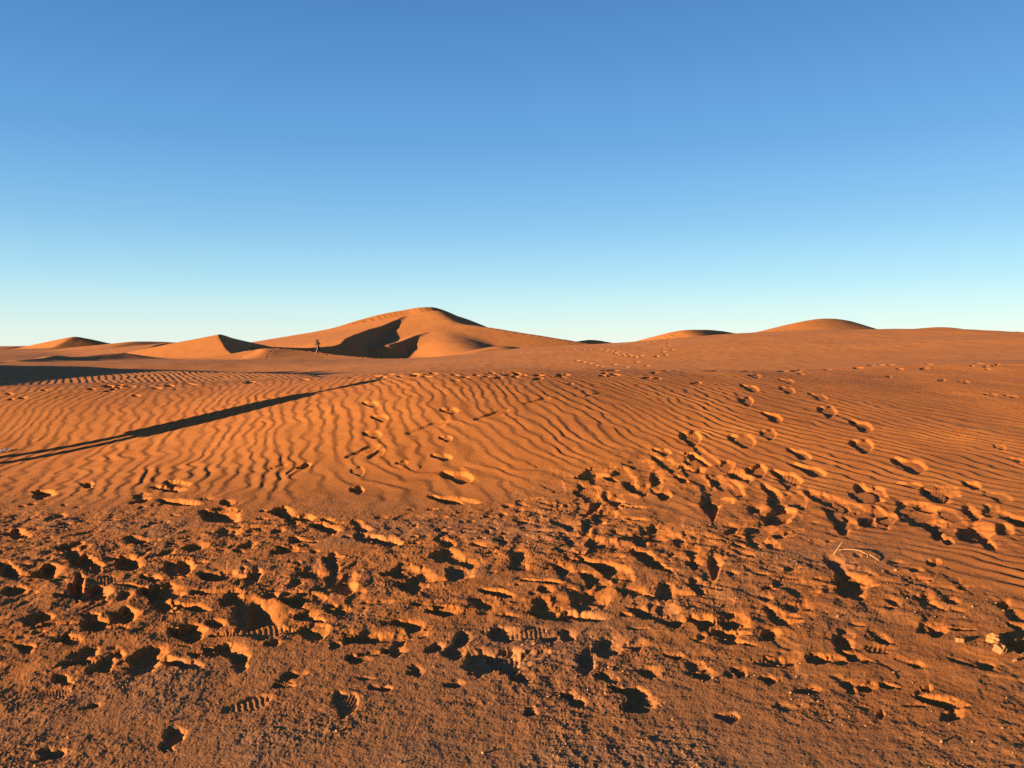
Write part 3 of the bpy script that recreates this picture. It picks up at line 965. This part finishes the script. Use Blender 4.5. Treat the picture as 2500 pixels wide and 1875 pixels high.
M_SKIN = plain('skin', (.36, .19, .12), .6, .06, 8)
M_BLACK = plain('black_cloth', (.016, .014, .016), .9, .1, 30)
M_MAROON = plain('dark_maroon_cloth', (.045, .014, .016), .9, .1, 30)
M_SUNLIT_LEG = plain('sunlit_trouser_cloth', (.42, .40, .42), .9, .08, 30)  # black trousers where the sun hits them, brightness put into the colour
M_BROWN = plain('brown_canvas', (.07, .045, .018), .85, .1, 30)
M_WOOD = plain('pole_wood', (.30, .13, .04), .7, .1, 30)
M_HAIR = plain('dark_hair', (.02, .012, .010), .7, .1, 30)
M_ROBE = plain('wool_robe', (.14, .09, .06), .95, .12, 25)


def hand(J, E, wrist, direction, up, curl=.5, s=1.0):
    """palm, four bent fingers and a thumb that leaves the side of the palm; appended to a body's bones"""
    d = Vector(direction).normalized()
    u = Vector(up).normalized()
    sd = d.cross(u).normalized()
    w0 = len(J)
    w = Vector(J[wrist][:3])
    palm = w + d * .055 * s
    J.append((*palm, .022 * s, .034 * s)); E.append((wrist, w0))
    for k, (off, L) in enumerate(((-.028, .068), (-.009, .078), (.010, .073), (.028, .056))):
        a = palm + d * .035 * s + sd * off * s
        b = a + (d * math.cos(curl * .7) - u * math.sin(curl * .7)) * L * .55 * s
        c = b + (d * math.cos(curl * 1.7) - u * math.sin(curl * 1.7)) * L * .5 * s
        i = len(J)
        J += [(*a, .009 * s), (*b, .0085 * s), (*c, .007 * s)]
        E += [(w0, i), (i, i + 1), (i + 1, i + 2)]
    a = w + d * .03 * s - sd * .034 * s
    b = a + (d * .7 - sd * .5 - u * .25).normalized() * .04 * s
    c = b + (d * .9 - u * .4).normalized() * .03 * s
    i = len(J)
    J += [(*a, .011 * s), (*b, .010 * s), (*c, .008 * s)]
    E += [(w0, i), (i, i + 1), (i + 1, i + 2)]


def figure(hands_pose, leg_l, leg_r, head_turn=0.0):
    """one continuous body, standing, facing +X; leg_*: (foot x, foot y); returns bones"""
    J = [(0, 0, .95, .13, .10),                  # 0 pelvis
         (0, 0, 1.12, .12, .095), (.01, 0, 1.30, .15, .10), (.0, 0, 1.43, .10, .075),   # 1-3 spine
         (.005, 0, 1.50, .052), (.015, 0, 1.57, .062), (.02, 0, 1.65, .082, .092), (.015, 0, 1.72, .070, .078)]   # 4 neck 5 jaw 6 head 7 crown
    E = [(0, 1), (1, 2), (2, 3), (3, 4), (4, 5), (5, 6), (6, 7)]
    J += [(.108, 0, 1.630, .013)]; E += [(6, 8)]                    # nose
    for s_ in (-1, 1):
        J += [(.01, s_ * .092, 1.635, .013)]; E += [(6, len(J) - 1)]   # ears
    for s_, (fx, fy) in ((1, leg_l), (-1, leg_r)):
        i = len(J)
        J += [(0, s_ * .09, .90, .088), (fx * .45 + .02, s_ * .10 + (fy - s_ * .1) * .5, .49, .058), (fx * .8 - .01, fy, .26, .050),
              (fx - .02, fy, .075, .038), (fx + .09, fy, .035, .036), (fx + .17, fy, .025, .026)]
        E += [(0, i), (i, i + 1), (i + 1, i + 2), (i + 2, i + 3), (i + 3, i + 4), (i + 4, i + 5)]
    ends = []
    for s_, (el, wr) in ((1, hands_pose[0]), (-1, hands_pose[1])):
        i = len(J)
        J += [(0, s_ * .17, 1.41, .058), (*el, .042), (*wr, .028)]
        E += [(3, i), (i, i + 1), (i + 1, i + 2)]
        ends.append(i + 2)
    for e in ends:
        w = Vector(J[e][:3]); elb = Vector(J[e - 1][:3])
        hand(J, E, e, (w - elb), (0, 0, 1), .7)
    return J, E


def person(name, loc, rotz, label, pose, legs, robe=False, scale=1.0):
    root = bpy.data.objects.new(name, None)
    COL.objects.link(root)
    root.location = loc
    root.rotation_euler = (0, 0, rotz)
    root.scale = (scale,) * 3
    tag(root, label, 'person')
    J, E = figure(pose, *legs)
    skin('body', J, E, M_SKIN, root, 1)
    # hair
    hv, hf = ico(2)
    hv2 = [(q.x * .108 + .002, q.y * .103, max(q.z, -.55) * .112 + 1.685) for q in hv]
    hv2 = [(x_ if z_ > 1.68 else min(x_, .04), y_, z_) for x_, y_, z_ in hv2]
    link_mesh('hair', hv2, hf, M_HAIR, root)
    # eyes
    for s_ in (-1, 1):
        ev, ef = ico(1)
        link_mesh('eye', [(q.x * .011 + .094, q.y * .013 + s_ * .034, q.z * .011 + 1.648) for q in ev], ef, M_HAIR, root)
    mv, mf = ico(1)
    link_mesh('mouth', [(q.x * .008 + .088, q.y * .024, q.z * .006 + 1.578) for q in mv], mf, plain('lips', (.25, .09, .07), .6, .05), root)
    # jacket with sleeves
    jj = [(0, 0, .90, .165, .135), (0, 0, 1.12, .155, .125), (.01, 0, 1.30, .180, .13), (0, 0, 1.43, .125, .10), (.005, 0, 1.49, .07)]
    ee = [(0, 1), (1, 2), (2, 3), (3, 4)]
    for s_, (el, wr) in ((1, pose[0]), (-1, pose[1])):
        i = len(jj)
        jj += [(0, s_ * .17, 1.41, .078), (*el, .060), (*[e_ + (w_ - e_) * .92 for e_, w_ in zip(el, wr)], .045)]
        ee += [(3, i), (i, i + 1), (i + 1, i + 2)]
    skin('jacket', jj, ee, M_MAROON if not robe else M_ROBE, root, 2)
    # trousers
    bag = 1.35 if robe else 1.0
    tj = [(0, 0, .95, .15, .12)]
    te = []
    for s_, (fx, fy) in ((1, legs[0]), (-1, legs[1])):
        i = len(tj)
        tj += [(0, s_ * .09, .88, .10), (fx * .45 + .02, s_ * .10 + (fy - s_ * .1) * .5, .49, .075 * bag), (fx * .8 - .01, fy, .26, .068 * bag), (fx - .02, fy, .10, .062 * bag)]
        te += [(0, i), (i, i + 1), (i + 1, i + 2), (i + 2, i + 3)]
    if not robe:
        o = skin('trousers', tj, te, M_BLACK, root, 1)
        # sunlight on the leg's sun side, put in as a pale strip
        fx, fy = legs[0]
        fx2, fy2 = legs[1]
        for (fx, fy, s_) in ((fx2, fy2, -1),):
            pts = [(-.02, s_ * .19, .86), (fx * .45 - .01, s_ * .10 + (fy - s_ * .1) * .5 - .072, .49), (fx * .8 - .02, fy - .068, .26), (fx - .03, fy - .062, .10)]
            v_, f_ = tube(pts, .024, 8)
            link_mesh('trouser_sunlit_strip', v_, f_, M_SUNLIT_LEG, root)
    else:
        skin('trousers', tj, te, M_BLACK, root, 1)
        # long robe down to the knees
        seg, vs, fs = 28, [], []
        rows = ((1.44, .15, .11), (1.36, .22, .14), (1.2, .29, .17), (1.0, .31, .19), (.8, .32, .20), (.64, .325, .21))
        for z_, ry, rx in rows:
            for k in range(seg):
                t_ = 2 * math.pi * k / seg
                f_ = 1 + .05 * math.sin(5 * t_ + z_ * 3) * (1.5 - z_)
                vs.append((rx * f_ * math.cos(t_), ry * f_ * math.sin(t_), z_))
        for i in range(len(rows) - 1):
            for k in range(seg):
                fs.append((i * seg + k, (i + 1) * seg + k, (i + 1) * seg + (k + 1) % seg, i * seg + (k + 1) % seg))
        ro = link_mesh('robe', vs, fs, M_ROBE, root)
        tv, tf = ico(3)
        link_mesh('turban', [(q.x * .15 * (1 + .05 * math.sin(q.z * 14 + q.x * 4)) + .005, q.y * .15 * (1 + .05 * math.sin(q.z * 14 + q.x * 4)), q.z * .10 + 1.745) for q in tv], tf, plain('turban_cloth', (.35, .32, .28), .95, .1, 25), root)
        so = ro.modifiers.new('thick', 'SOLIDIFY'); so.thickness = .012
    for fx, fy in legs:
        sv, sf = ico(2)
        link_mesh('shoe', [(q.x * .145 + fx + .055, q.y * .052 + fy, max(q.z, -.55) * .06 + .038) for q in sv], sf, M_BLACK, root)
    return root


# the walker on the far ridge, facing right
wp = None
for d_ in np.linspace(95, 135, 400):
    a, b = ray(777 * K, 860.5 * K)
    if CAM_H + b * d_ < h1(a * d_, d_):
        wp = (a * d_, float(d_)); break
if wp is None:
    wp = (ray(777 * K, 860 * K)[0] * 114, 114.0)
wz = zground(*wp)
walker = person('person', (wp[0], wp[1], wz - .03), math.radians(-8), 'distant person in dark clothes standing on the sand ridge, one arm raised, holding a stick',
                [((.16, .26, 1.18), (.40, .20, 1.24)), ((.14, -.27, 1.20), (.38, -.18, 1.30))], ((.16, .10), (-.16, -.10)))
Mw = Matrix.Translation(walker.location) @ Matrix.Rotation(math.radians(-8), 4, 'Z')
# backpack on the walker's back
bp = bpy.data.objects.new('backpack', None)
COL.objects.link(bp)
bp.location = Mw @ Vector((-.24, 0, 1.02)); bp.rotation_euler = (0, 0, math.radians(-8))
tag(bp, 'brown backpack worn by the distant person on the ridge', 'backpack')


def rbox(x0, x1, y0, y1, z0, z1, bev=.3, sub=2):
    v, f = ico(3)
    out = []
    for q in v:
        m_ = max(abs(q.x), abs(q.y), abs(q.z))
        e = (q / m_).lerp(q * 1.2, bev)
        out.append(((x0 + x1) / 2 + e.x * (x1 - x0) / 2, (y0 + y1) / 2 + e.y * (y1 - y0) / 2, (z0 + z1) / 2 + e.z * (z1 - z0) / 2))
    return out, f


v_, f_ = rbox(-.13, .13, -.19, .19, -.02, .52)
link_mesh('bag', v_, f_, M_BROWN, bp)
v_, f_ = rbox(-.14, .12, -.20, .20, .50, .62)
link_mesh('lid', v_, f_, M_BROWN, bp)
v_, f_ = tube([(-.02, -.30, .70), (-.02, -.1, .715), (-.02, .1, .715), (-.02, .30, .70)], .055, 10)
link_mesh('bedroll', v_, f_, M_WOOD, bp)
for s_ in (-1, 1):
    v_, f_ = tube([(.12, s_ * .1, .5), (.24, s_ * .12, .50), (.40, s_ * .13, .36), (.40, s_ * .14, .15), (.14, s_ * .15, .02)], .018, 6)
    link_mesh('strap', v_, f_, M_BLACK, bp)
v_, f_ = tube([Mw @ Vector(q) for q in ((.30, -.17, 1.36), (.55, -.2, 1.24), (1.0, -.22, 1.03), (1.62, -.25, .74))], [.028, .027, .026, .022], 8)
tag(link_mesh('walking_stick', v_, f_, M_WOOD), 'long brown stick held out by the distant person, pointing down to the right', 'stick')

# the robed person just outside the frame whose long shadow falls across the ripples
sp = ground_hit(0 * K, 1140 * K)
hd = ground_hit(936 * K, 926 * K)
vec = np.array([hd[0] - sp[0], hd[1] - sp[1]])
print('shadow line', sp, hd, 'angle', math.degrees(math.atan2(vec[1], vec[0])), 'len', np.hypot(*vec))
HEIGHT = 1.86
te = math.tan(SUN_EL)
best = None
for s_ in np.linspace(2, 26, 500):
    fx, fy = hd[0] - LDIR[0] * s_, hd[1] - LDIR[1] * s_
    zf = h1(fx, fy)
    top = hd[2] + te * s_ - zf
    if best is None or abs(top - HEIGHT) < best[0]:
        best = (abs(top - HEIGHT), fx, fy, zf, s_)
_, fx, fy, zf, s_ = best
print('robed person at', fx, fy, zf, 'shadow', s_, 'px', 512 + F * fx / fy)
person('person', (fx, fy, zf - .02), SUN_AZ + .1, 'robed person just outside the left of the picture, casting the long split shadow',
       [((-.02, .25, 1.14), (.06, .22, .92)), ((-.02, -.25, 1.14), (.06, -.22, .92))], ((.03, .17), (-.03, -.17)), robe=True, scale=1.03)

# ------------------------------------------------------------------ light
sun = bpy.data.lights.new('sun', 'SUN')
sun.energy = 5.0
sun.angle = math.radians(.55)
sun.color = (1.0, .73, .42)
so = bpy.data.objects.new('sun', sun)
COL.objects.link(so)
dv = Vector((LDIR[0] * math.cos(SUN_EL), LDIR[1] * math.cos(SUN_EL), -math.sin(SUN_EL)))
so.rotation_euler = dv.to_track_quat('-Z', 'Y').to_euler()

w = bpy.data.worlds.new('World')
S.world = w
w.use_nodes = True
nt = w.node_tree
bg = nt.nodes['Background']
sky = nt.nodes.new('ShaderNodeTexSky')
sky.sky_type = 'NISHITA'
sky.sun_disc = False
sky.sun_elevation = SUN_EL
sky.sun_rotation = math.atan2(-dv.x, -dv.y)      # towards the sun, clockwise from +Y
sky.altitude = 700
sky.air_density = 1.0
sky.dust_density = .2
sky.ozone_density = 2.0
EXPO = 2.10
BG = .12
tc = nt.nodes.new('ShaderNodeTexCoord')
sep = nt.nodes.new('ShaderNodeSeparateXYZ')
nt.links.new(tc.outputs['Generated'], sep.inputs[0])
ramp = nt.nodes.new('ShaderNodeValToRGB')
ramp.color_ramp.interpolation = 'B_SPLINE'
# clear evening air by height above the horizon (sine of elevation), as display-linear colours
stops = ((0.0, (.74, .86, .81)), (.03, (.60, .82, .84)), (.075, (.36, .69, .86)), (.14, (.195, .47, .77)), (.23, (.098, .325, .69)), (.38, (.044, .188, .49)), (.6, (.028, .10, .30)), (1.0, (.012, .05, .18)))
el = ramp.color_ramp.elements
while len(el) < len(stops):
    el.new(.5)
for e, (p_, c_) in zip(el, stops):
    e.position = p_
    e.color = (*c_, 1)
nt.links.new(sep.outputs['Z'], ramp.inputs[0])
gain = nt.nodes.new('ShaderNodeVectorMath'); gain.operation = 'SCALE'
gain.inputs['Scale'].default_value = 1 / (BG * 2 ** EXPO)
nt.links.new(ramp.outputs[0], gain.inputs[0])
mx = nt.nodes.new('ShaderNodeMix'); mx.data_type = 'RGBA'
mx.inputs[0].default_value = .91
nt.links.new(sky.outputs[0], mx.inputs[6])
nt.links.new(gain.outputs[0], mx.inputs[7])
nt.links.new(mx.outputs[2], bg.inputs[0])
bg.inputs[1].default_value = BG

# ------------------------------------------------------------------ camera and view
cam = bpy.data.cameras.new('camera')
cam.sensor_width = 36
cam.lens = 36 * F / 1024
cam.clip_start = .05
cam.clip_end = 20000
co_ = bpy.data.objects.new('camera', cam)
COL.objects.link(co_)
co_.location = (0, 0, CAM_H)
co_.rotation_euler = (math.pi / 2 - PITCH, 0, 0)
S.camera = co_
S.view_settings.view_transform = 'Standard'
S.view_settings.look = 'None'
S.view_settings.exposure = EXPO
S.view_settings.gamma = 1
S.cycles.use_denoising = False
S.render.resolution_x, S.render.resolution_y = 1024, 768
